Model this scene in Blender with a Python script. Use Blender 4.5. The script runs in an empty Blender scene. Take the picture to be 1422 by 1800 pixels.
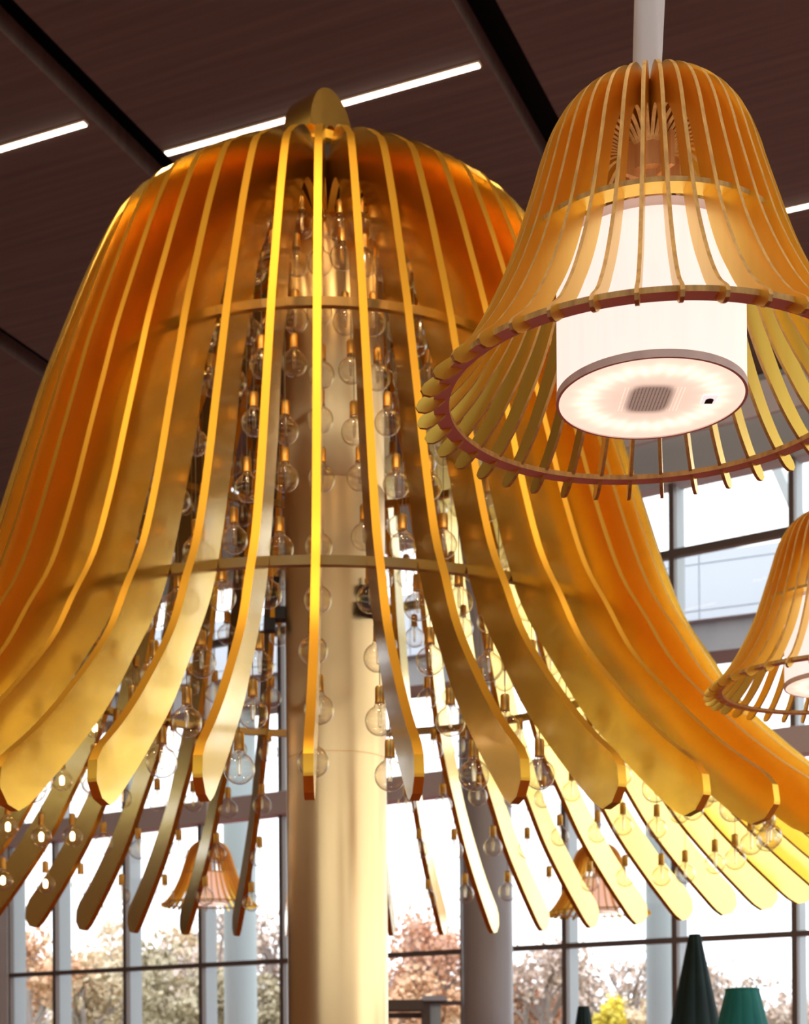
import bpy, math, random
from mathutils import Vector, Matrix
random.seed(7)
sc = bpy.context.scene
PI = math.pi
ROLL = .0073         # the camera was held very slightly tilted
CAMH = 1.6          # camera height above the floor
F = 2680.0; CX = 711.0; HY = 1874.0      # focal length in pixels, principal column, horizon row

# ---------------------------------------------------------------- camera, world, lights, exposure
cam = bpy.data.cameras.new('camera'); camo = bpy.data.objects.new('camera', cam)
sc.collection.objects.link(camo); sc.camera = camo
camo.location = (0, 0, CAMH); camo.rotation_euler = (PI/2, ROLL, 0)
cam.sensor_fit = 'VERTICAL'; cam.sensor_height = 36; cam.sensor_width = 36
cam.lens = F/1800*36; cam.shift_x = 0; cam.shift_y = (HY-900)/1800
cam.clip_start = 0.05; cam.clip_end = 600
cam.dof.use_dof = True; cam.dof.focus_distance = 2.45; cam.dof.aperture_fstop = 9.5
world = bpy.data.worlds.new('world'); sc.world = world; world.use_nodes = True
wn = world.node_tree; wn.nodes.clear()
wo = wn.nodes.new('ShaderNodeOutputWorld'); wb = wn.nodes.new('ShaderNodeBackground')
wb.inputs[0].default_value = (0.93, 0.965, 1.0, 1); wb.inputs[1].default_value = 2.1
wn.links.new(wb.outputs[0], wo.inputs[0])
sc.view_settings.view_transform = 'Standard'; sc.view_settings.look = 'None'
sc.view_settings.gamma = 1; sc.view_settings.use_curve_mapping = False
sc.view_settings.exposure = 0.36
try:
    sc.cycles.transparent_max_bounces = 32; sc.cycles.max_bounces = 10
    sc.cycles.glossy_bounces = 8; sc.cycles.diffuse_bounces = 4
except Exception: pass
def area(name, loc, rot, sx, sy, power, col):
    l = bpy.data.lights.new(name, 'AREA'); l.shape = 'RECTANGLE'; l.size = sx; l.size_y = sy
    l.energy = power; l.color = col
    o = bpy.data.objects.new(name, l); sc.collection.objects.link(o); o.location = loc; o.rotation_euler = rot
    return o

for X, Y in ((-3.2, 1.2), (.2, .6), (3.4, 1.6), (-5.0, 4.4), (-.6, 3.6), (4.6, 5.2)):   # ceiling spotlights of the hall
    area('ceiling_spotlight', (X, Y, 8.1), (math.radians(28), 0, 0), .5, .5, 48, (1, .72, .42))

# ---------------------------------------------------------------- helpers
def link(o): sc.collection.objects.link(o); return o
def tag(o, label=None, cat=None, group=None, kind=None):
    if label: o['label'] = label
    if cat: o['category'] = cat
    if group: o['group'] = group
    if kind: o['kind'] = kind
    return o
def empty(name, loc=(0, 0, 0), rz=0.0):
    o = link(bpy.data.objects.new(name, None)); o.location = loc; o.rotation_euler = (0, 0, rz)
    o.empty_display_size = 0.1
    return o
def mesh(name, V, Fa, mats, mi=None, smooth=30):
    me = bpy.data.meshes.new(name); me.from_pydata([tuple(v) for v in V], [], Fa)
    for m in (mats if isinstance(mats, (list, tuple)) else [mats]): me.materials.append(m)
    if mi: me.polygons.foreach_set('material_index', mi)
    if smooth:
        me.polygons.foreach_set('use_smooth', [True]*len(me.polygons))
        try: me.set_sharp_from_angle(angle=math.radians(smooth))
        except Exception: pass
    me.update(); return me
def obj(name, me, parent=None, loc=None, rot=None, kind=None):
    o = link(bpy.data.objects.new(name, me))
    if parent: o.parent = parent
    if loc is not None: o.location = loc
    if rot is not None: o.rotation_euler = rot
    if kind: o['kind'] = kind
    return o
class MB:
    def __init__(s): s.V = []; s.F = []; s.M = []
    def add(s, V, Fa, m=0):
        b = len(s.V); s.V += [Vector(v) for v in V]
        s.F += [tuple(i+b for i in f) for f in Fa]; s.M += [m]*len(Fa)
    def box(s, x0, x1, y0, y1, z0, z1, m=0, T=None):
        V = [Vector((x, y, z)) for x in (x0, x1) for y in (y0, y1) for z in (z0, z1)]
        if T: V = [T @ v for v in V]
        s.add(V, [(0,1,3,2), (4,6,7,5), (0,4,5,1), (2,3,7,6), (0,2,6,4), (1,5,7,3)], m)
    def lathe(s, P, n=32, m=0, T=None, cap=True, rfun=None):
        V = []
        for (r, z) in P:
            for i in range(n):
                a = 2*PI*i/n; rr = r*(rfun(a, z) if rfun else 1)
                v = Vector((rr*math.cos(a), rr*math.sin(a), z)); V.append(T @ v if T else v)
        Fa = []
        for j in range(len(P)-1):
            for i in range(n):
                k = (i+1) % n; Fa.append((j*n+i, j*n+k, (j+1)*n+k, (j+1)*n+i))
        if cap: Fa.append(tuple(range(n-1, -1, -1))); Fa.append(tuple((len(P)-1)*n+i for i in range(n)))
        s.add(V, Fa, m)
    def tube(s, pts, rad, n=8, m=0):
        pts = [Vector(p) for p in pts]; V = []; up = None
        for i, p in enumerate(pts):
            d = (pts[min(i+1, len(pts)-1)]-pts[max(i-1, 0)]).normalized()
            if up is None: up = Vector((0, 0, 1)) if abs(d.z) < .9 else Vector((1, 0, 0))
            a = d.cross(up).normalized(); b = a.cross(d).normalized(); up = b
            r = rad[i] if isinstance(rad, (list, tuple)) else rad
            for k in range(n):
                t = 2*PI*k/n; V.append(p+a*r*math.cos(t)+b*r*math.sin(t))
        Fa = [(j*n+i, j*n+(i+1) % n, (j+1)*n+(i+1) % n, (j+1)*n+i) for j in range(len(pts)-1) for i in range(n)]
        Fa += [tuple(range(n-1, -1, -1)), tuple((len(pts)-1)*n+i for i in range(n))]
        s.add(V, Fa, m)
    def me(s, name, mats, smooth=30): return mesh(name, s.V, s.F, mats, s.M, smooth)
def catmull(P, n):
    P = [Vector((p[0], p[1])) for p in P]; Q = [P[0]*2-P[1]]+P+[P[-1]*2-P[-2]]; out = []
    L = [0]
    for i in range(1, len(P)): L.append(L[-1]+(P[i]-P[i-1]).length)
    for k in range(n):
        d = L[-1]*k/(n-1); i = 0
        while i < len(P)-2 and L[i+1] < d: i += 1
        t = (d-L[i])/max(1e-9, L[i+1]-L[i]); a, b, c, e = Q[i], Q[i+1], Q[i+2], Q[i+3]
        out.append(.5*((2*b)+(c-a)*t+(2*a-5*b+4*c-e)*t*t+(3*b-a-3*c+e)*t**3))
    return out

# ---------------------------------------------------------------- materials
def mat(name, col=(.5, .5, .5), rough=.5, metal=0.0, emit=None, es=0.0):
    m = bpy.data.materials.new(name); m.use_nodes = True
    b = m.node_tree.nodes['Principled BSDF']
    b.inputs['Base Color'].default_value = (*col, 1); b.inputs['Roughness'].default_value = rough
    b.inputs['Metallic'].default_value = metal
    if emit: b.inputs['Emission Color'].default_value = (*emit, 1); b.inputs['Emission Strength'].default_value = es
    return m
def N(m, t): return m.node_tree.nodes.new(t)
def L(m, a, b): m.node_tree.links.new(a, b)
def bsdf(m): return m.node_tree.nodes['Principled BSDF']
def noise_col(m, c1, c2, scale, stretch=(1, 1, 1), detail=4, coord='Object', rot=0):
    tc = N(m, 'ShaderNodeTexCoord'); mp = N(m, 'ShaderNodeMapping'); mp.inputs['Scale'].default_value = stretch
    n = N(m, 'ShaderNodeTexNoise'); n.inputs['Scale'].default_value = scale; n.inputs['Detail'].default_value = detail
    r = N(m, 'ShaderNodeValToRGB'); r.color_ramp.elements[0].color = (*c1, 1); r.color_ramp.elements[1].color = (*c2, 1)
    r.color_ramp.elements[0].position = .3; r.color_ramp.elements[1].position = .7
    rt = N(m, 'ShaderNodeMapping'); rt.inputs['Rotation'].default_value = (0, 0, rot)
    L(m, tc.outputs[coord], rt.inputs[0]); L(m, rt.outputs[0], mp.inputs[0]); L(m, mp.outputs[0], n.inputs[0]); L(m, n.outputs[0], r.inputs[0])
    L(m, r.outputs[0], bsdf(m).inputs['Base Color']); return n
def bump(m, n, strength=.1, dist=.01):
    b = N(m, 'ShaderNodeBump'); b.inputs['Strength'].default_value = strength; b.inputs['Distance'].default_value = dist
    L(m, n.outputs[0], b.inputs['Height']); L(m, b.outputs[0], bsdf(m).inputs['Normal'])

gold = mat('gold_sheet', (.93, .60, .17), .22, 1.0)
n_ = noise_col(gold, (.96, .68, .155), (.98, .72, .19), 3.0); bump(gold, n_, .12, .03)
bsdf(gold).inputs['Coat Weight'].default_value = .75; bsdf(gold).inputs['Coat Roughness'].default_value = .10; bsdf(gold).inputs['Coat IOR'].default_value = 1.6
gold_edge = mat('gold_edge', (.98, .55, .06), .45, 1.0)
gold_hoop = mat('gold_hoop', (.46, .28, .10), .3, 1.0)
gold_pole = mat('gold_brushed_pole', (.88, .62, .26), .30, 1.0)
n_ = noise_col(gold_pole, (.84, .59, .28), (.88, .64, .32), 2.0, (1, 1, .3)); bump(gold_pole, n_, .06, .02)
brass = mat('socket_brass', (.66, .42, .14), .35, 1.0)
black = mat('black_metal', (.012, .011, .010), .6)
lam = mat('gold_laminate_board', (.92, .60, .14), .36, .92)
n_ = noise_col(lam, (.94, .60, .07), (.98, .65, .10), 40, (1, 1, .08)); bump(lam, n_, .05, .002)
bsdf(lam).inputs['Coat Weight'].default_value = .5; bsdf(lam).inputs['Coat Roughness'].default_value = .3
ply = mat('plywood_edge', (.62, .37, .11), .55, .2)
noise_col(ply, (.46, .26, .08), (.74, .47, .15), 90, (1, 1, .2))
pinkrefl = mat('board_pink_reflection', (.90, .60, .53), .6)  # red carpet's reflection painted into the hoop underside as pink
woodtube = mat('orange_wood_tube', (.62, .28, .08), .45, .1)
noise_col(woodtube, (.50, .22, .06), (.70, .34, .11), 20, (4, 4, .4))
cloth = mat('white_cloth', (.66, .63, .62), .9)
n_ = noise_col(cloth, (.60, .57, .56), (.72, .69, .68), 9, (1, 1, .25)); bump(cloth, n_, .5, .02)
trimgrey = mat('shade_rim', (.85, .70, .66), .6)

def shade_mat(name, col, es):
    m = mat(name, (.42, .37, .34), .9, 0, col, es)
    tc = N(m, 'ShaderNodeTexCoord'); mp = N(m, 'ShaderNodeMapping'); mp.inputs['Scale'].default_value = (60, 60, 1.5)
    n = N(m, 'ShaderNodeTexNoise'); n.inputs['Scale'].default_value = 3
    r = N(m, 'ShaderNodeMapRange'); r.inputs['To Min'].default_value = es*.93; r.inputs['To Max'].default_value = es*1.05
    L(m, tc.outputs['Object'], mp.inputs[0]); L(m, mp.outputs[0], n.inputs[0]); L(m, n.outputs[0], r.inputs[0])
    L(m, r.outputs[0], bsdf(m).inputs['Emission Strength']); return m
shade = shade_mat('lamp_fabric', (1.0, .85, .76), .76)
shade_dim = shade_mat('lamp_fabric_top_hem', (1.0, .62, .50), .36)
shade_pink = shade_mat('pink_lamp_fabric', (1.0, .55, .40), .62)

# diffuser: milky disc, a ring of diodes glowing behind it, a driver box shadow painted in the middle, rows of pin holes
diff = mat('diffuser_disc', (.75, .62, .56), .5)
def MATH(m, op, a, b=None, c=None):
    n = N(m, 'ShaderNodeMath'); n.operation = op
    for i, v in enumerate((a, b, c)):
        if v is None: continue
        if isinstance(v, (int, float)): n.inputs[i].default_value = v
        else: L(m, v, n.inputs[i])
    return n.outputs[0]
def build_diff(m, R):
    tc = N(m, 'ShaderNodeTexCoord'); sp = N(m, 'ShaderNodeSeparateXYZ'); L(m, tc.outputs['Object'], sp.inputs[0])
    x, y = sp.outputs[0], sp.outputs[1]
    x = MATH(m, 'DIVIDE', x, R); y = MATH(m, 'DIVIDE', y, R)
    r = MATH(m, 'SQRT', MATH(m, 'ADD', MATH(m, 'MULTIPLY', x, x), MATH(m, 'MULTIPLY', y, y)))
    ang = MATH(m, 'ARCTAN2', y, x)
    wob = MATH(m, 'MULTIPLY', MATH(m, 'SINE', MATH(m, 'MULTIPLY', ang, 15.0)), .022)
    d = MATH(m, 'SUBTRACT', MATH(m, 'SUBTRACT', r, .72), wob)
    ring = MATH(m, 'POWER', 2.718, MATH(m, 'MULTIPLY', MATH(m, 'MULTIPLY', d, d), -55.0))
    led = MATH(m, 'ADD', .75, MATH(m, 'MULTIPLY', MATH(m, 'SINE', MATH(m, 'MULTIPLY', ang, 30.0)), .16))
    ring = MATH(m, 'MULTIPLY', ring, led)
    # square driver shadow
    ax = MATH(m, 'ABSOLUTE', MATH(m, 'SUBTRACT', x, -.02)); ay = MATH(m, 'ABSOLUTE', y)
    q = MATH(m, 'POWER', MATH(m, 'ADD', MATH(m, 'POWER', ax, 4.0), MATH(m, 'POWER', MATH(m, 'MULTIPLY', ay, .72), 4.0)), .25)
    sq = N(m, 'ShaderNodeMapRange'); sq.interpolation_type = 'SMOOTHSTEP'
    sq.inputs['From Min'].default_value = .19; sq.inputs['From Max'].default_value = .30
    L(m, q, sq.inputs['Value'])
    base = MATH(m, 'MULTIPLY', MATH(m, 'ADD', .22, MATH(m, 'MULTIPLY', sq.outputs[0], .50)), 1.0)
    mid = N(m, 'ShaderNodeMapRange'); mid.inputs['From Min'].default_value = .3; mid.inputs['From Max'].default_value = .7
    mid.inputs['To Min'].default_value = .0; mid.inputs['To Max'].default_value = .12; L(m, r, mid.inputs['Value'])
    tot = MATH(m, 'ADD', MATH(m, 'ADD', base, mid.outputs[0]), MATH(m, 'MULTIPLY', ring, .55))
    # pin holes: grid inside |x|<.36 |y|<.30
    gx = MATH(m, 'ABSOLUTE', MATH(m, 'SUBTRACT', MATH(m, 'FRACT', MATH(m, 'MULTIPLY', x, 26.0)), .5))
    gy = MATH(m, 'ABSOLUTE', MATH(m, 'SUBTRACT', MATH(m, 'FRACT', MATH(m, 'MULTIPLY', y, 30.0)), .5))
    dot = MATH(m, 'MULTIPLY', MATH(m, 'LESS_THAN', gx, .17), MATH(m, 'LESS_THAN', gy, .3))
    ins = MATH(m, 'MULTIPLY', MATH(m, 'LESS_THAN', MATH(m, 'ABSOLUTE', x), .36), MATH(m, 'LESS_THAN', ay, .30))
    dot = MATH(m, 'MULTIPLY', dot, ins)
    lit = MATH(m, 'MULTIPLY', MATH(m, 'SUBTRACT', sq.outputs[0], .35), .5)
    tot = MATH(m, 'ADD', tot, MATH(m, 'MULTIPLY', dot, lit))
    b = bsdf(m); b.inputs['Emission Color'].default_value = (1.0, .70, .55, 1); b.inputs['Base Color'].default_value = (.3, .25, .23, 1)
    L(m, tot, b.inputs['Emission Strength'])
build_diff(diff, .148)

def clear_glass(name, edge=.35, tint=(1, 1, 1), rough=.0, base=.02, rim=1.0):
    m = bpy.data.materials.new(name); m.use_nodes = True; nt = m.node_tree; nt.nodes.clear()
    o = nt.nodes.new('ShaderNodeOutputMaterial'); mx = nt.nodes.new('ShaderNodeMixShader')
    t = nt.nodes.new('ShaderNodeBsdfTransparent'); t.inputs[0].default_value = (*tint, 1)
    g = nt.nodes.new('ShaderNodeBsdfGlossy'); g.inputs['Roughness'].default_value = rough
    g.inputs[0].default_value = (1, 1, 1, 1)
    lw = nt.nodes.new('ShaderNodeLayerWeight'); lw.inputs[0].default_value = edge
    mr = nt.nodes.new('ShaderNodeMapRange'); mr.inputs['To Min'].default_value = base; mr.inputs['To Max'].default_value = 1.0
    pw = nt.nodes.new('ShaderNodeMath'); pw.operation = 'POWER'; pw.inputs[1].default_value = 1.6
    nt.links.new(lw.outputs['Facing'], pw.inputs[0]); nt.links.new(pw.outputs[0], mr.inputs['Value'])
    nt.links.new(mr.outputs[0], mx.inputs[0]); nt.links.new(t.outputs[0], mx.inputs[1]); nt.links.new(g.outputs[0], mx.inputs[2])
    rp = nt.nodes.new('ShaderNodeValToRGB'); e = rp.color_ramp.elements
    e[0].position = .45; e[0].color = (*tint, 1); e[1].position = .97; e[1].color = (*[t_*rim for t_ in tint], 1)
    nt.links.new(lw.outputs['Facing'], rp.inputs[0]); nt.links.new(rp.outputs[0], t.inputs[0])
    nt.links.new(mx.outputs[0], o.inputs[0]); return m
bulb_glass = clear_glass('bulb_glass', .38, (.97, .96, .94), 0, .03, .42)
stem_glass = clear_glass('stem_glass', .5, (.96, .95, .93), .15, .30)
pane_glass = clear_glass('pane_glass', .08, (.97, .985, .99), 0, .015)

fil_lit = mat('lit_filament', (1, .7, .4), .4, 0, (1.0, .62, .30), 9.0)
wire_m = mat('wire', (.25, .17, .08), .5)

ceil_m = mat('brown_ceiling_panel', (.12, .07, .055), .75)
noise_col(ceil_m, (.150, .105, .085), (.200, .142, .115), 1.2, (.5, 14, 1), 5, 'Object', math.atan(.43))
void_m = mat('dark_recess', (.006, .005, .005), .9)
lamp_em = mat('strip_diffuser', (1, 1, 1), .5, 0, (1.0, .86, .70), 5.0)
lamp_fr = mat('strip_frame', (.5, .36, .26), .5)
frame_dark = mat('bronze_frame', (.16, .125, .105), .45, .3)
frame_pale = mat('pale_aluminium', (.43, .50, .52), .5)
header_m = mat('greige_panel', (.68, .58, .54), .7)
bulk_m = mat('off_white_board', (.90, .86, .84), .7)
teal_m = mat('grey_green_frame', (.56, .62, .62), .6)
wall_m = mat('white_plaster', (.82, .82, .82), .8); noise_col(wall_m, (.80, .80, .80), (.85, .85, .85), 3)
wood_m = mat('brown_wood_panelling', (.30, .17, .09), .6); noise_col(wood_m, (.26, .14, .07), (.34, .20, .11), 3, (1, 1, 8))
panel_m = mat('white_metal_panel', (.55, .60, .66), .4)
conc_m = mat('concrete', (.25, .24, .24), .9); noise_col(conc_m, (.20, .19, .19), (.29, .28, .275), 1.2, (1, 1, .4))
col_m = mat('grey_column_paint', (.33, .31, .31), .38)
extcol_m = mat('pale_green_column', (.42, .52, .53), .6)
floor_m = mat('red_carpet', (.30, .035, .03), .95); noise_col(floor_m, (.22, .04, .035), (.30, .065, .055), 30)
brown_m = mat('brown_portal', (.12, .09, .07), .6)
ground_m = mat('grass_ground', (.12, .14, .06), .95); noise_col(ground_m, (.09, .11, .04), (.20, .17, .09), .3)

def P3(x, y, Y):
    """world point at depth Y seen at photo pixel x,y"""
    dx = x-CX; dy = y-HY
    return Vector(((dx-ROLL*dy)/F*Y, Y, CAMH-(dy+ROLL*dx)/F*Y))

# ================================================================ SETTING
H = 6.67; CZ = CAMH+H
gd = Vector((.43, 1, 0)).normalized(); pd = Vector((1, -.43, 0)).normalized()   # along the ceiling slots, and across
Rg = Matrix(((pd.x, gd.x, 0, 0), (pd.y, gd.y, 0, 0), (0, 0, 1, 0), (0, 0, 0, 1)))
def across(X, Y): return X*pd.x+Y*pd.y
# slots lie at X = -5.40, -2.36, .62, 3.6 on Y=10
sl = [across(-2.32+3.0*k, 10) for k in range(-6, 8)]
hw = .125
K = 27.3; WT = 1.6                       # glazed wall: X + 1.6 Y = K
def clip(poly, kk):
    out = []
    f = lambda p: p[0]+WT*p[1]-kk
    for i, p in enumerate(poly):
        q = poly[(i+1) % len(poly)]; a, b = f(p), f(q)
        if a <= 0: out.append(p)
        if a*b < 0: t = a/(a-b); out.append((p[0]+(q[0]-p[0])*t, p[1]+(q[1]-p[1])*t))
    return out
def slab(mb, a, b, z0, z1, kk):
    c = clip([tuple((pd*u+gd*v)[:2]) for u, v in ((a, -14), (b, -14), (b, 34), (a, 34))], kk)
    n = len(c)
    if n < 3: return
    mb.add([(x, y, z0) for x, y in c]+[(x, y, z1) for x, y in c], [tuple(range(n-1, -1, -1)), tuple(range(n, 2*n))]+[(i, (i+1) % n, n+(i+1) % n, n+i) for i in range(n)])
mb = MB()
for a, b in zip(sl[:-1], sl[1:]): slab(mb, a+hw, b-hw, CZ, CZ+.16, K+.2)
obj('ceiling', mb.me('ceiling', ceil_m), kind='structure')
mb = MB(); slab(mb, sl[0]-2, sl[-1]+2, CZ+.45, CZ+.5, K+.3)
obj('trim_1', mb.me('ceiling_recess', void_m), kind='structure')

def wallpt(j, h=0): X = K*(-.0522+.0381*j); return Vector((X, (K-X)/WT, CAMH+h))
wd = Vector((1, -1/WT, 0)).normalized(); wnrm = Vector((-1, -WT, 0)).normalized()
def wT(j):   # local x along wall, local y away from the camera (outwards)
    p = wallpt(j); p.z = CAMH
    return Matrix(((wd.x, -wnrm.x, 0, p.x), (wd.y, -wnrm.y, 0, p.y), (0, 0, 1, p.z), (0, 0, 0, 1)))
step = (wallpt(1)-wallpt(0)).length
js = [-3.68, -3, -2, -1, 0, 1, 2, 3, 4, 5, 6, 7, 8, 9, 10, 11]
for n, (a, b) in enumerate(zip(js[:-1], js[1:])):
    w = (b-a)*step; T = wT(a)
    wf = MB()
    wf.box(-.028, .028, -.03, .04, -CAMH, 5.90, 0, T)                  # dark inner cap of the mullion
    wf.box(-.03, .03, .04, .26, -CAMH, 5.90, 1, T)                     # pale fin outside
    for h0, h1 in ((1.22, 1.275), (5.095, 5.175)):
        wf.box(.028, w-.028, -.03, .05, h0, h1, 0, T)
    wf.box(.028, w-.028, -.02, .05, -CAMH, -CAMH+.08, 0, T)
    o = obj('window_%d' % (n+1), wf.me('window_frame', [frame_dark, frame_pale]), kind='structure')
    pn = MB()
    for h0, h1 in ((-CAMH+.08, 1.22), (1.275, 2.96), (3.225, 5.095), (5.175, 5.84)):
        pn.add([T @ Vector(v) for v in ((.028, .02, h0), (w-.028, .02, h0), (w-.028, .02, h1), (.028, .02, h1))], [(0, 1, 2, 3)])
    obj('pane', pn.me('pane', pane_glass, 0), o)
T = wT(-3.68); W = (11+3.68)*step
for nm, h0, h1, y0, y1, m in (('trim_2', 2.96, 3.225, -.12, .1, header_m), ('trim_3', 6.285, H, -.10, .2, bulk_m), ('trim_4', 5.84, 6.285, -.03, .2, teal_m)):
    b_ = MB(); b_.box(0, W, y0, y1, h0, h1, 0, T); obj(nm, b_.me(nm, m), kind='structure')
b_ = MB(); b_.box(0, W, -.14, -.10, H-.06, H-.02, 0, T); obj('trim_5', b_.me('cornice', frame_pale), kind='structure')
# white wall left of the glazing
b_ = MB(); b_.box(-1.0, 0, -.05, .2, -CAMH, H, 0, T); obj('wall_back', b_.me('wall_back', wall_m), kind='structure')
b_ = MB(); b_.box(-9, -1.0, -.02, .2, -CAMH, H, 0, T); obj('wall_back', b_.me('wall_back_panelled', wood_m), kind='structure')
# left wall, unseen, its open slot kept narrow for darker reflections
lw0 = (T @ Vector((-9, 0, 0)))
def wall_with_opening(name, p, q, z0, z1, o0, o1, nbar, m=wall_m):
    """wall from p to q (plan), opening between heights o0,o1 (above floor), posts in the opening"""
    d = Vector((q[0]-p[0], q[1]-p[1], 0)); ln = d.length; d.normalize(); nn = Vector((-d.y, d.x, 0))
    TT = Matrix(((d.x, nn.x, 0, p[0]), (d.y, nn.y, 0, p[1]), (0, 0, 1, 0), (0, 0, 0, 1)))
    w = MB(); w.box(0, ln, -.1, .1, z0, o0, 0, TT); w.box(0, ln, -.1, .1, o1, z1, 0, TT)
    for k in range(nbar+1):
        x = ln*k/nbar; w.box(x-.15, x+.15, -.1, .1, o0, o1, 0, TT)
    obj(name, w.me(name, m), kind='structure')
wall_with_opening('wall_left', (lw0.x, lw0.y), (-13, -9), 0, CZ, 5.2, 5.5, 6, wood_m)
wall_with_opening('wall_front', (-13, -9), (17, -9), 0, CZ, 3.2, 6.2, 7, wood_m)  # unseen wall, its opening sized for fill light
re = T @ Vector((W, 0, 0))
wall_with_opening('wall_right', (17, -9), (re.x, re.y), 0, CZ, .6, 7.4, 5)
b_ = MB(); b_.box(-16, 19, -10, 30, -.1, 0); obj('floor', b_.me('floor', floor_m), kind='structure')
b_ = MB(); b_.box(-160, 160, -10, 260, -.35, -.2); obj('ground', b_.me('ground', ground_m), kind='structure')

# ceiling light strips, one per ceiling bay, staggered
def strip(Xc, Yc, ln, label):
    root = empty('ceiling_light', (Xc, Yc, CZ)); root.rotation_euler = (0, 0, math.atan2(-.43, 1))
    tag(root, label, 'ceiling light', 'linear ceiling lights')
    f = MB(); f.box(-ln/2, ln/2, -.028, .028, -.012, .02)
    d = MB(); d.box(-ln/2+.012, ln/2-.012, -.021, .021, -.020, -.010)
    obj('frame', f.me('frame', lamp_fr), root); obj('diffuser', d.me('diffuser', lamp_em), root)
st = 2.45
def mid(p, sgn): return (p[0]+sgn*pd.x*st/2, p[1]+sgn*pd.y*st/2)
c = mid((-2.192, 10.74), -1); strip(c[0], c[1], st, 'bright linear ceiling light at the left edge, beside the left dark ceiling slot')
c = mid((-1.696, 11.107), 1); strip(c[0], c[1], st, 'bright linear ceiling light passing behind the top of the giant gold bell')
c = mid((3.06, 11.89), -.2); strip(c[0], c[1], st, 'bright linear ceiling light at the right edge, behind the large hanging lamp')
for (X, Y) in ((-4.9, 4.5), (-1.9, 3.0), (1.1, 4.2), (4.2, 3.2), (-1.4, -2.5), (2.2, -2.5)):  # unseen extra strips, added for their light and reflections
    strip(X, Y, st, 'unseen linear ceiling light added above and behind the viewer for light and reflections')

# interior grey column
b_ = MB(); cX = P3(856, 1600, 13.0).x; b_.lathe([(.218, 0), (.218, CZ)], 48, 0, Matrix.Translation((cX, 13.0, 0)))
tag(obj('round_column', b_.me('round_column', col_m, 60)), 'grey painted round column standing inside the window wall, right of the gold pole', 'column')

# ---------------------------------------------------------------- outside: canopy on round columns
cd = Vector((2.3, -1, 0)).normalized(); cn = Vector((1, 2.3, 0)).normalized()
cp = Vector((4.88, 22, CAMH))
cT = Matrix(((cd.x, cn.x, 0, cp.x), (cd.y, cn.y, 0, cp.y), (0, 0, 1, cp.z), (0, 0, 0, 1)))
can = empty('entrance_canopy', (cp.x, cp.y, 0)); tag(can, 'white panelled canopy with a concrete beam outside the tall windows', 'canopy')
inv = Matrix.Translation((-cp.x, -cp.y, 0))
b_ = MB()
gx = [-22+1.53*k for k in range(18)]
for a, c in zip(gx[:-1], gx[1:]):
    for h0, h1 in ((6.48, 6.60), (6.615, 7.28), (7.295, 7.45)):
        b_.box(a+.008, c-.008, 0, .05, h0, h1, 0, inv @ cT)
b_.box(-22, gx[-1], .03, 1.2, 6.48, 7.44, 0, inv @ cT)
obj('panel', b_.me('panel', panel_m, 0), can)
b_ = MB(); b_.box(-22, gx[-1], .12, .9, 6.03, 6.48, 0, inv @ cT); obj('beam', b_.me('beam', conc_m, 0), can)
for (x0, x1, lab) in ((395, 453, 'pale green round column outside the glass, left of the gold pole'), (1137, 1190, 'pale green round column outside the glass, behind the right gold fins')):
    u = ((x0+x1)/2-CX)/F
    Y = (22+4.84/2.3)/(1+u/2.3)+.55; r = (x1-x0)/2/F*Y
    b_ = MB(); b_.lathe([(r, 0), (r, CAMH+6.03)], 40)
    tag(obj('canopy_column', b_.me('canopy_column', extcol_m, 60), loc=(u*Y, Y, 0)), lab, 'column')
b_ = MB(); p, q = P3(1326, 728, 19.3), P3(1412, 925, 19.3); b_.tube([p, q], .085, 4)
tag(obj('slanted_strut', b_.me('slanted_strut', teal_m)), 'grey slanted steel strut outside the upper right window', 'strut')

# door vestibule, just inside the glazing
ves = empty('door_vestibule', (0.1, 14.2, 0)); tag(ves, 'brown framed door vestibule between gold pole and grey column', 'doorway')
def vbox(name, x0, x1, y0, y1, Y, dy, m):
    a, c = P3(x0, y1, Y), P3(x1, y0, Y); b_ = MB()
    b_.box(a.x-.1, c.x-.1, Y-14.2, Y-14.2+dy, max(0, a.z), c.z); obj(name, b_.me(name, m), ves)
vbox('lintel', 640, 744, 1757, 1776, 14.2, .5, brown_m)
vbox('jamb', 744, 756, 1765, 2185, 14.25, .3, brown_m)
vbox('jamb', 630, 640, 1757, 2185, 14.2, .5, brown_m)
vbox('rail', 640, 744, 1780, 1790, 14.45, .1, frame_dark)
vbox('shelf', 742, 786, 1750, 1759, 14.2, .4, panel_m)
vbox('side_rail', 744, 812, 1759, 1765, 14.25, .35, brown_m)
vbox('post', 757, 775, 1765, 2180, 14.3, .1, frame_pale)

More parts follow.
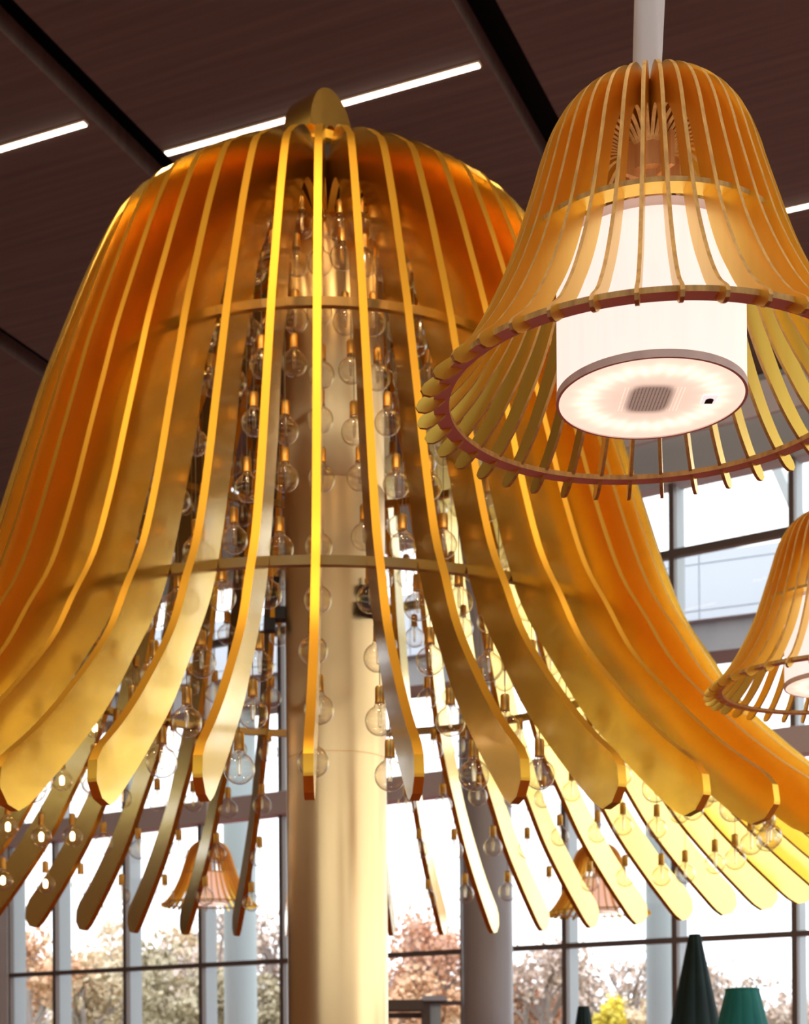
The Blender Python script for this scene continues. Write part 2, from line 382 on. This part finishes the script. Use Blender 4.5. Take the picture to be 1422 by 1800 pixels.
# ---------------------------------------------------------------- trees outside
def foliage_mat(name, c1, c2):
    m = mat(name, c1, .9); noise_col(m, c1, c2, 2.5); return m
bark = mat('bark', (.40, .34, .32), .9)
FM = {'orange': foliage_mat('leaf_orange', (.72, .42, .24), (.85, .60, .40)), 'tan': foliage_mat('leaf_tan', (.70, .56, .38), (.88, .74, .56)),
      'olive': foliage_mat('leaf_olive', (.44, .38, .25), (.66, .58, .42)), 'rust': foliage_mat('leaf_rust', (.70, .38, .24), (.82, .54, .40)),
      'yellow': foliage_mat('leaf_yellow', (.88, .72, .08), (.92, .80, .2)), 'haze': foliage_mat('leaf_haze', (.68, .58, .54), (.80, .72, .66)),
      'bare': foliage_mat('leaf_bare', (.62, .48, .40), (.76, .62, .54))}
def tree(x, ytop, Y, rad, kind, dens, label, rnd):
    top = P3(x, ytop, Y); h = top.z; root = empty('tree', (top.x, Y, -.2)); tag(root, label, 'tree', 'autumn trees beyond the glass')
    tr = MB(); R = random.Random(rnd); ends = []
    def br(p, d, ln, r, lv):
        q = p+d*ln; m_ = (p+q)/2+Vector((R.uniform(-1, 1), R.uniform(-1, 1), 0))*ln*.06
        tr.tube([p, m_, q], [r, r*.8, r*.6], 5 if lv < 2 else 3)
        if lv >= 2: ends.append(q); ends.append(m_)
        if lv < 4:
            for k in range(3 if lv else 6):
                a = R.uniform(0, 2*PI); tl = R.uniform(.35, .8) if lv else R.uniform(.3, 1.0)
                ax = Vector((math.cos(a), math.sin(a), 0)); nd = (d*math.cos(tl)+ax*math.sin(tl)+Vector((0, 0, .15))).normalized()
                st_ = p+(q-p)*(R.uniform(.55, 1) if lv else R.uniform(.5, 1))
                br(st_, nd, ln*R.uniform(.5, .72) if lv else rad*R.uniform(.45, .75), r*.5, lv+1)
            if lv == 0: br(q, Vector((R.uniform(-.1, .1), 0, 1)).normalized(), (h-h*.45)*.42, r*.6, 1)
    br(Vector((0, 0, 0)), Vector((R.uniform(-.04, .04), 0, 1)).normalized(), h*.45, .10+h*.014, 0)
    zmax = max(e.z for e in ends); kz = h/zmax
    for v in tr.V:
        v.z *= kz
    obj('trunk', tr.me('trunk', bark, 0), root)
    if dens > 0:
        fo = MB()
        for e in ends:
            for _ in range(dens):
                c = Vector((e.x, e.y, e.z*kz))+Vector((R.gauss(0, 1), R.gauss(0, 1), R.gauss(0, .9)))*rad*.09
                s_ = R.uniform(.05, .12)*Y/45
                a = Vector((R.uniform(-1, 1), R.uniform(-1, 1), R.uniform(-1, 1))).normalized(); b2 = a.orthogonal().normalized(); c2 = a.cross(b2)
                fo.add([c+b2*s_, c+c2*s_, c-b2*s_, c-c2*s_], [(0, 1, 2, 3)])
        obj('foliage', fo.me('foliage', FM[kind], 0), root)
TL = [(50, 1632, 46, 2.6, 'orange', 5, 'orange tree at the far left window, nearest the white wall'),
      (150, 1668, 50, 2.4, 'tan', 5, 'tan tree seen through the second window from the left'),
      (205, 1612, 55, 3.0, 'tan', 5, 'pale tan tree behind the second mullion from the left'),
      (285, 1640, 48, 2.4, 'olive', 4, 'olive tree under the left curved far fins'),
      (325, 1620, 56, 2.6, 'tan', 4, 'tall tan tree behind the third mullion'),
      (385, 1580, 45, 2.4, 'bare', 1, 'nearly bare tree left of the pale green column'),
      (478, 1575, 44, 2.2, 'bare', 2, 'nearly bare tree just left of the gold pole'),
      (350, 1690, 40, 1.6, 'olive', 7, 'dark olive tree low between the third and fourth mullions'),
      (470, 1700, 41, 1.5, 'olive', 5, 'olive shrub tree low beside the gold pole'),
      (715, 1590, 42, 2.2, 'rust', 2, 'rust leaved oak right of the gold pole'),
      (775, 1615, 46, 2.4, 'rust', 5, 'rust leaved oak left of the grey column'),
      (730, 1700, 40, 1.6, 'orange', 6, 'orange tree above the door vestibule'),
      (950, 1640, 44, 2.4, 'bare', 2, 'sparse brown tree right of the grey column'),
      (925, 1680, 46, 2.0, 'rust', 2, 'low rust tree against the grey column'),
      (1020, 1700, 48, 2.2, 'bare', 2, 'sparse tree above the small green cone'),
      (1095, 1655, 45, 2.2, 'bare', 1, 'bare tree beside the right pale green column'),
      (1068, 1748, 40, 1.1, 'yellow', 9, 'bright yellow bush between the small cone and the pale column'),
      (1120, 1745, 42, 1.2, 'tan', 5, 'golden shrub left of the right pale green column'),
      (1290, 1675, 43, 2.0, 'bare', 1, 'bare tree behind the tall dark green cone'),
      (1380, 1735, 48, 2.0, 'bare', 3, 'brownish tree at the right edge behind the teal cone')]
for i, t in enumerate(TL): tree(*t, rnd=i*13+5)
for k in range(9):
    x = 10+k*176; tree(x, 1738+(k*37 % 5)*5-(18 if k < 3 else 0), 85, 4.2, 'haze', 5, 'hazy far tree in the distant tree line, %s from the left' % ['first','second','third','fourth','fifth','sixth','seventh','eighth','ninth','tenth','eleventh','twelfth','thirteenth'][k], rnd=200+k)

# ================================================================ GIANT GOLD BELL
D = 6.4
bell = empty('bell_sculpture', (-.048*D, D, 0))
tag(bell, 'giant gold bell of curved metal slats carried on a gold pole', 'sculpture')
OUT = [(.022, .575), (.045, .5745), (.070, .570), (.090, .5625), (.105, .5535), (.118, .5445), (.128, .5365), (.1405, .5245), (.157, .490), (.1727, .450), (.1855, .4156), (.1945, .387),
       (.2055, .3517), (.2190, .308), (.2336, .2697), (.2500, .243), (.2690, .2130), (.3035, .1775), (.330, .1545), (.354, .137), (.3580, .1305), (.3588, .1245)]
INN = [(.022, .540), (.040, .543), (.062, .543), (.082, .536), (.100, .520), (.112, .503), (.1255, .481), (.1422, .4546), (.150, .4325), (.170, .3857), (.1797, .3474), (.1917, .3121), (.204, .2775),
       (.2204, .2427), (.248, .2061), (.2726, .1758), (.302, .148), (.325, .1285), (.3375, .1185), (.3455, .1145), (.3535, .1165), (.3585, .1225)]
def slat_mesh(name, O, I, S, t, mats, n=72):
    """radial board between an outer and an inner outline, lying in the x-z plane (x = outwards)"""
    O = catmull(O, n); I = catmull(I, n); V = []; Fa = []; M = []
    for o, i in zip(O, I):
        for p in (o, o.lerp(i, .5), i):
            for s in (-1, 1): V.append((p.x*S, s*t/2, p.y*S))
    for k in range(n-1):
        a = k*6; b = a+6
        Fa += [(a, b, b+2, a+2), (a+2, b+2, b+4, a+4)]; M += [0, 0]
        Fa += [(a+1, a+3, b+3, b+1), (a+3, a+5, b+5, b+3)]; M += [0, 0]
        Fa.append((a, a+1, b+1, b)); M.append(1)
        Fa.append((a+4, b+4, b+5, a+5)); M.append(1)
    Fa.append((0, 2, 3, 1)); M.append(1); Fa.append((2, 4, 5, 3)); M.append(1)
    e = (n-1)*6; Fa.append((e, e+1, e+3, e+2)); M.append(1); Fa.append((e+2, e+3, e+5, e+4)); M.append(1)
    return mesh(name, V, Fa, mats, M, 25)
sm = slat_mesh('slat', OUT, INN, D, .028, [gold, gold_edge])
NB = 48; dB = 2*PI/NB; PH0 = .0235
for k in range(NB):
    ph = PH0+k*dB                    # ph=0 faces the camera, positive to the right
    o = obj('slat', sm, bell, (0, 0, CAMH), (0, 0, -PI/2+ph))
def hoop(name, r0, r1, z0, z1, mats, parent, loc, n=144, under=0, inner=0):
    V = []; Fa = []; M = []
    for i in range(n):
        a = 2*PI*i/n
        for (r, z) in ((r1, z1), (r1, z0), (r0, z0), (r0, z1)): V.append((r*math.cos(a), r*math.sin(a), z))
    for i in range(n):
        a = i*4; b = ((i+1) % n)*4
        for q, mi in ((0, 0), (1, under), (2, inner), (3, 0)):
            Fa.append((a+q, b+q, b+(q+1) % 4, a+(q+1) % 4)); M.append(mi)
    return obj(name, mesh(name, V, Fa, mats, M, 40), parent, loc)
hoop('hoop', .1525*D, .1565*D, .4215*D, .4265*D, [gold_hoop], bell, (0, 0, CAMH))
hoop('hoop', .2050*D, .2095*D, .2605*D, .2655*D, [gold_hoop], bell, (0, 0, CAMH))
b_ = MB(); b_.lathe([(.012*D, .555*D), (.024*D, .556*D), (.024*D, .578*D), (.012*D, .600*D)], 40)
obj('hub', b_.me('hub', black), bell, (0, 0, CAMH))
# pole
pr = 88/F*D
b_ = MB(); b_.lathe([(pr, -CAMH), (pr, .20*D), (pr-.002, .2002*D), (pr-.002, .2006*D), (pr, .2008*D), (pr, .375*D), (pr-.002, .3752*D), (pr, .3756*D), (pr, .553*D), (pr-.01, .556*D)], 96)
obj('pole', b_.me('pole', gold_pole, 40), bell, (.031, 0, CAMH))
b_ = MB()
for sx in (-1, 1):
    b_.box(sx*pr-.03 if sx < 0 else sx*pr-.10, sx*pr+.0 if sx < 0 else sx*pr-.05, -.05 if sx < 0 else -.16, .03 if sx < 0 else -.10, .295*D-.05, .295*D+.08)
bl_ = MB(); bl_.box(-pr-.04, -pr+.004, -.05, .02, 1.87, 1.92); bl_.box(-pr-.085, -pr-.04, -.06, .0, 1.82, 1.87)
bl_.tube([(-pr-.05, -.02, 1.93), (-pr-.035, -.02, 2.05)], .012, 8)
obj('clamp', bl_.me('clamp', black), bell, (.031, 0, CAMH))
br_ = MB(); br_.box(.115, .175, -.24, -.10, 1.84, 1.90); br_.box(.13, .17, -.24, -.14, 1.93, 1.97); br_.tube([(.15, -.20, 1.84), (.15, -.20, 2.0)], .01, 8)
obj('clamp', br_.me('clamp', black), bell, (.031, 0, CAMH))
# finial: thick half-oval plate with an eye cut low in it
def finial():
    pts = []; w = .130; hgt = .195; n = 40; th = .155
    for i in range(n+1):
        a = PI*i/n; pts.append((w*math.cos(a), hgt*math.sin(a)**.9 if 0 < a < PI else 0))
    eye = [(.035*math.cos(PI*i/12), .045*math.sin(PI*i/12)) for i in range(13)]
    loop = pts+[(x, z) for x, z in reversed(eye)]   # outer arc then inner notch
    V = [(x, -th/2, z) for x, z in loop]+[(x, th/2, z) for x, z in loop]; m = len(loop)
    Fa = [tuple(range(m-1, -1, -1)), tuple(range(m, 2*m))]+[(i, (i+1) % m, m+(i+1) % m, m+i) for i in range(m)]
    return mesh('finial', V, Fa, gold, None, 25)
o = obj('finial', finial(), bell, (-.025, 0, CAMH+.605*D), (0, 0, math.radians(50)))
b_ = MB(); b_.lathe([(.012*D, .598*D), (.0165*D, .600*D), (.0165*D, .6055*D)], 40); obj('collar', b_.me('collar', gold_edge), bell, (-.02, 0, CAMH))
bpy.context.view_layer.update()

# ---------------------------------------------------------------- hanging bulbs
def globe_me():
    g = MB(); P = []
    R = .048
    for i in range(15):
        a = -PI/2+(PI*.86)*i/14; P.append((max(.0006, R*math.cos(a)), R*math.sin(a)))
    P += [(.0165, .054), (.0150, .062)]
    g.lathe(P, 24, cap=False); return g.me('globe', bulb_glass, 80)
GM = globe_me()
b_ = MB(); b_.lathe([(.004, .112), (.012, .110), (.0155, .105), (.0155, .062), (.0165, .060), (.0165, .056), (.010, .056)], 16); SM = b_.me('socket', brass)
b_ = MB(); b_.lathe([(.0015, -.022), (.006, -.018), (.0075, .02), (.004, .045), (.009, .056)], 10); FMs = b_.me('stem', stem_glass)
b_ = MB(); b_.lathe([(.003, -.020), (.010, -.016), (.0115, .012), (.004, .022)], 10); FML = b_.me('filament', fil_lit)
b_ = MB(); b_.tube([(0, 0, 0), (0, 0, 1)], .0016, 6); WM = b_.me('wire', wire_m)
ROWS = [(1350, .2806), (1257, .2500), (1160, .2246), (1055, .1975), (950, .180), (850, .160), (750, .142), (650, .128), (560, .115), (460, .103), (395, .090)]
Mb = bell.matrix_world
def inner_z(rho):
    for (r0, z0), (r1, z1) in zip(INN[4:-3], INN[5:-2]):
        if r0 <= rho <= r1: return z0+(z1-z0)*(rho-r0)/(r1-r0)
    return .53
cands = []
for k in range(NB):
    kk = k if k <= NB//2 else k-NB
    ph = PH0+kk*dB
    for row, (yy, rho) in enumerate(ROWS):
        z = (HY-yy)/F*(1-.988*rho)
        J = random.Random(k*31+row); rr = rho+J.uniform(-.003, .003); z += J.uniform(-.004, .004); pa = ph+J.uniform(-.010, .010)
        p = Mb @ Vector((rr*D*math.sin(pa), -rr*D*math.cos(pa), CAMH+z*D))
        px = CX+F*p.x/p.y
        if px < -40 or px > 1460: continue
        front = abs(ph) < PI/2
        vis = (row < 5) or (abs(ph) < .75)
        ang = abs(ph)
        score = (0 if (abs(ph) < .75 or (row < 4 and abs(ph) > 1.9)) else 1 if row < 4 else 2)
        cands.append((score, row, p.y, kk, ph, rho, p))
cands.sort(key=lambda c: (c[0], c[1], c[2]))
ORD = ['lowest', 'second', 'third', 'fourth', 'fifth', 'sixth', 'seventh', 'eighth', 'ninth', 'tenth', 'topmost']
NUM = ['', 'first', 'second', 'third', 'fourth', 'fifth', 'sixth', 'seventh', 'eighth', 'ninth', 'tenth', 'eleventh', 'twelfth']
def bulb_label(row, kk, lit):
    pos = ORD[row] if row in (0, 10) else ORD[row]+' up'
    st_ = 'lit' if lit else 'clear'
    if kk == 0: where = 'under the middle front gold slat'
    elif abs(kk) <= 12: where = 'under the %s front gold slat %s of the middle one' % (NUM[abs(kk)], 'right' if kk > 0 else 'left')
    elif abs(kk) == 24: where = 'under the gold slat exactly behind the pole'
    else: where = 'under the %s rear gold slat %s of the pole' % (NUM[24-abs(kk)], 'right' if kk > 0 else 'left')
    return '%s globe bulb, %s, %s' % (st_, pos, where)
rest = MB()
count = 0
for (score, row, dist, kk, ph, rho, p) in cands:
    lit = kk < -12 and row <= 3 and F*p.x/p.y+CX < 190
    wl = max(.05, (inner_z(rho)*D+CAMH)-p.z-.11)
    if count < 300:
        r_ = empty('hanging_bulb', p, random.Random(count).uniform(0, 6))
        tag(r_, bulb_label(row, kk, lit), 'light bulb', 'globe bulbs hanging inside the gold bell')
        obj('globe', GM, r_); obj('socket', SM, r_); obj('filament' if lit else 'stem', FML if lit else FMs, r_)
        w = obj('wire', WM, r_, (0, 0, .11)); w.scale = (1, 1, wl)
        count += 1
    else:
        T_ = Matrix.Translation(p)
        for src, mi in ((GM, 0), (SM, 1), (FMs, 2)):
            rest.add([T_ @ v.co for v in src.vertices], [tuple(f.vertices) for f in src.polygons], mi)
        rest.tube([p+Vector((0, 0, .11)), p+Vector((0, 0, .11+wl))], .0016, 4, 1)
if rest.V:
    tag(obj('hanging_bulbs', rest.me('hanging_bulbs', [bulb_glass, brass, stem_glass], 60)), 'remaining small clear bulbs deep inside the gold bell', 'light bulbs', None, 'stuff')

# ================================================================ SLATTED BELL PENDANTS
S = 2.5
PO = [(.0125, .6365), (.025, .6370), (.038, .6335), (.048, .6275), (.058, .6180), (.066, .6050), (.0720, .5900), (.0765, .5750), (.0845, .5500), (.0943, .5210), (.1059, .4945), (.1213, .4670),
      (.1374, .4460), (.1490, .4365), (.1535, .4325), (.1548, .4295)]
PI_ = [(.0125, .598), (.025, .6045), (.036, .6045), (.045, .598), (.0515, .588), (.0575, .575), (.0630, .559), (.0685, .541), (.0765, .515), (.0870, .491), (.0990, .471), (.1140, .4525),
       (.1280, .4390), (.1400, .4295), (.1470, .4258), (.1530, .4265)]
_po = catmull(PO, 56); _pi = catmull(PI_, 56)
PI_ = [tuple(i.lerp(o, .24*min(1, k/14)*min(1, (55-k)/14))) for k, (o, i) in enumerate(zip(_po, _pi))]
pslat = slat_mesh('slat', PO, PI_, S, .0062, [lam, ply], 56)
NP = 38; dP = 2*PI/NP
R0 = .0615*S
def pleat(a, z): return 1+.004*math.cos(a*64)
d_ = MB(); d_.lathe([(R0, .4400*S), (R0, .5290*S)], 128, 0, None, False); DRUM = d_.me('shade', shade, 60)
DRUMP = d_.me('shade', shade_pink, 60)
d_ = MB(); d_.lathe([(R0+.001, .5290*S), (R0+.001, .5347*S), (R0-.002, .5347*S), (R0-.002, .5290*S)], 96, 0, None, False); HEM = d_.me('top_hem', shade_dim)
d_ = MB(); d_.lathe([(R0-.003, .4352*S), (R0+.0015, .4352*S), (R0+.0015, .4402*S), (R0-.003, .4402*S)], 96, 0, None, False); RIM = d_.me('rim', trimgrey)
DISC = mesh('diffuser', [(.151*math.cos(2*PI*i/96), .151*math.sin(2*PI*i/96), 0) for i in range(96)], [tuple(range(95, -1, -1))], diff, None, 0)
def switch_me():
    b = MB(); b.box(-.010, .010, -.011, .011, -.002, .0); return b
white_m = mat('glowing_white_plastic', (.9, .86, .86), .4, 0, (1, .9, .88), .7)  # own glow added to brighten the plate, which is no lamp
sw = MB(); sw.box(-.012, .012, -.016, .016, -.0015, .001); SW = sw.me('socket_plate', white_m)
sk = MB(); sk.lathe([(.0068, -.0020), (.0068, -.0016)], 20); sk.box(-.0065, .0065, .002, .012, -.0021, -.0016); SK = sk.me('jack', black)
t_ = MB(); t_.lathe([(.0230, .5347*S-.02), (.0230, .596*S)], 32); TUBE = t_.me('tube', woodtube, 40)
t_ = MB(); t_.lathe([(.0235, .582*S), (.034, .583*S), (.034, .600*S), (.020, .6015*S)], 12); COLL = t_.me('collar', woodtube, 20)
t_ = MB()
for a in range(4):
    Rz = Matrix.Rotation(a*PI/2+.5, 4, 'Z'); t_.box(.02, .060, -.004, .004, .578*S, .600*S, 0, Rz)
BRK = t_.me('bracket', woodtube)
def sleeve(L_, seed):
    P = []; n = 40; Rr = random.Random(seed); z0 = .600*S
    V = []; nn = 28
    for j in range(n+1):
        t = j/n; z = z0+t*L_; base = .010+.0155*min(1, (z-z0)/.10)
        for i in range(nn):
            a = 2*PI*i/nn
            r = base*(1+.13*math.sin(2*a+z*7)+.09*math.sin(3*a-z*13)+.05*math.sin(6*a+z*5))
            V.append((r*math.cos(a)*1.0+.002*math.sin(z*11), r*math.sin(a)*.8, z))
    Fa = [(j*nn+i, j*nn+(i+1) % nn, (j+1)*nn+(i+1) % nn, (j+1)*nn+i) for j in range(n) for i in range(nn)]
    return mesh('cord_sleeve', V, Fa, cloth, None, 60)
def pendant(X, Y, label, drum, dz=0.0, ph0=-.048, rz=0, full=True):
    r = empty('pendant_lamp', (X, Y, CAMH+dz), rz); tag(r, label, 'pendant lamp', 'slatted bell pendant lamps')
    for k in range(NP): obj('slat', pslat, r, (0, 0, 0), (0, 0, -PI/2+ph0+k*dP))
    hoop('lower_hoop', .1325*S, .1430*S, .4345*S, .4380*S, [ply, pinkrefl], r, None, 152, 1, 0)
    hoop('upper_hoop', .0740*S, .0868*S, .5290*S, .5322*S, [ply, lam], r, None, 96, 1, 0)
    obj('shade', drum, r); obj('top_hem', HEM, r); obj('rim', RIM, r)
    g = obj('diffuser', DISC, r, (0, 0, .4362*S))
    if full:
        s_ = obj('socket_plate', SW, g, (.095, 0, 0)); obj('jack', SK, g, (.096, .002, 0))
    obj('tube', TUBE, r); obj('collar', COLL, r); obj('bracket', BRK, r)
    obj('cord_sleeve', sleeve(H-dz-.600*S, int(X*100)), r)
    return r
l1 = pendant(.165*S, S, 'large gold slatted bell lamp with a glowing white drum, nearest the viewer', DRUM)
# the lamp inside each drum
def bulb_light(X, Y, z, pw):
    l = bpy.data.lights.new('lamp_light', 'POINT'); l.energy = pw; l.color = (1, .74, .52); l.shadow_soft_size = .08
    o = bpy.data.objects.new('lamp_light', l); sc.collection.objects.link(o); o.location = (X, Y, z)
a3 = .287
pendant(a3*4.4, 4.4, 'gold slatted bell lamp cut off by the right edge, below the largest lamp', DRUM, 0, .02)
pendant(P3(368, 1590, 12.2).x, 12.2, 'small distant bell lamp with pink shade, behind the slats left of the pole', DRUMP, .22, .03)
pendant(P3(1051, 1600, 11.2).x, 11.2, 'small distant bell lamp with pink shade, right of the grey column', DRUMP, .03, .06)

# ================================================================ GREEN CONES
dgreen = mat('dark_green_fabric', (.008, .045, .043), .75); noise_col(dgreen, (.003, .022, .024), (.005, .034, .036), 25, (1, 1, .1))
teal = mat('teal_fabric', (.004, .19, .17), .7); noise_col(teal, (.003, .165, .15), (.005, .215, .195), 25, (1, 1, .1))
def cone(x, ytop, Y, rtop_px, slope, m, label, flutes, amp):
    p = P3(x, ytop, Y); h = p.z; rt = rtop_px/F*Y; rb = rt+slope*h
    r = empty('cone_tree', (p.x, Y, 0)); tag(r, label, 'decorative cone', 'green fabric cones')
    b = MB(); n = 14
    f = lambda a, z: 1+amp*abs(math.cos(a*flutes/2))-amp/2
    b.lathe([(rb+(rt-rb)*i/n, .06+(h-.06)*i/n) for i in range(n+1)], 144, 0, None, True, f)
    obj('fabric_cone', b.me('fabric_cone', m, 50), r)
    b = MB(); b.lathe([(rt*.97, 0), (rt*1.03, .004), (rt*1.03, .018), (rt*.9, .022)], 48); obj('top_ring', b.me('top_ring', m), r, (0, 0, h-.014))
    b = MB(); b.lathe([(rb*.8, 0), (rb*.8, .06)], 48); obj('base', b.me('base', black), r)
cone(1221, 1645, 7.9, 10.5, .195, dgreen, 'tall dark green pleated cone at the lower right', 9, .10)
cone(1305, 1740, 6.6, 29, .24, teal, 'teal pleated cone with a wide flat top, right of the tall dark cone', 12, .03)
cone(1026, 1771, 9.5, 10, .15, dgreen, 'small dark green cone tip at the bottom, left of the yellow bush', 12, .08)
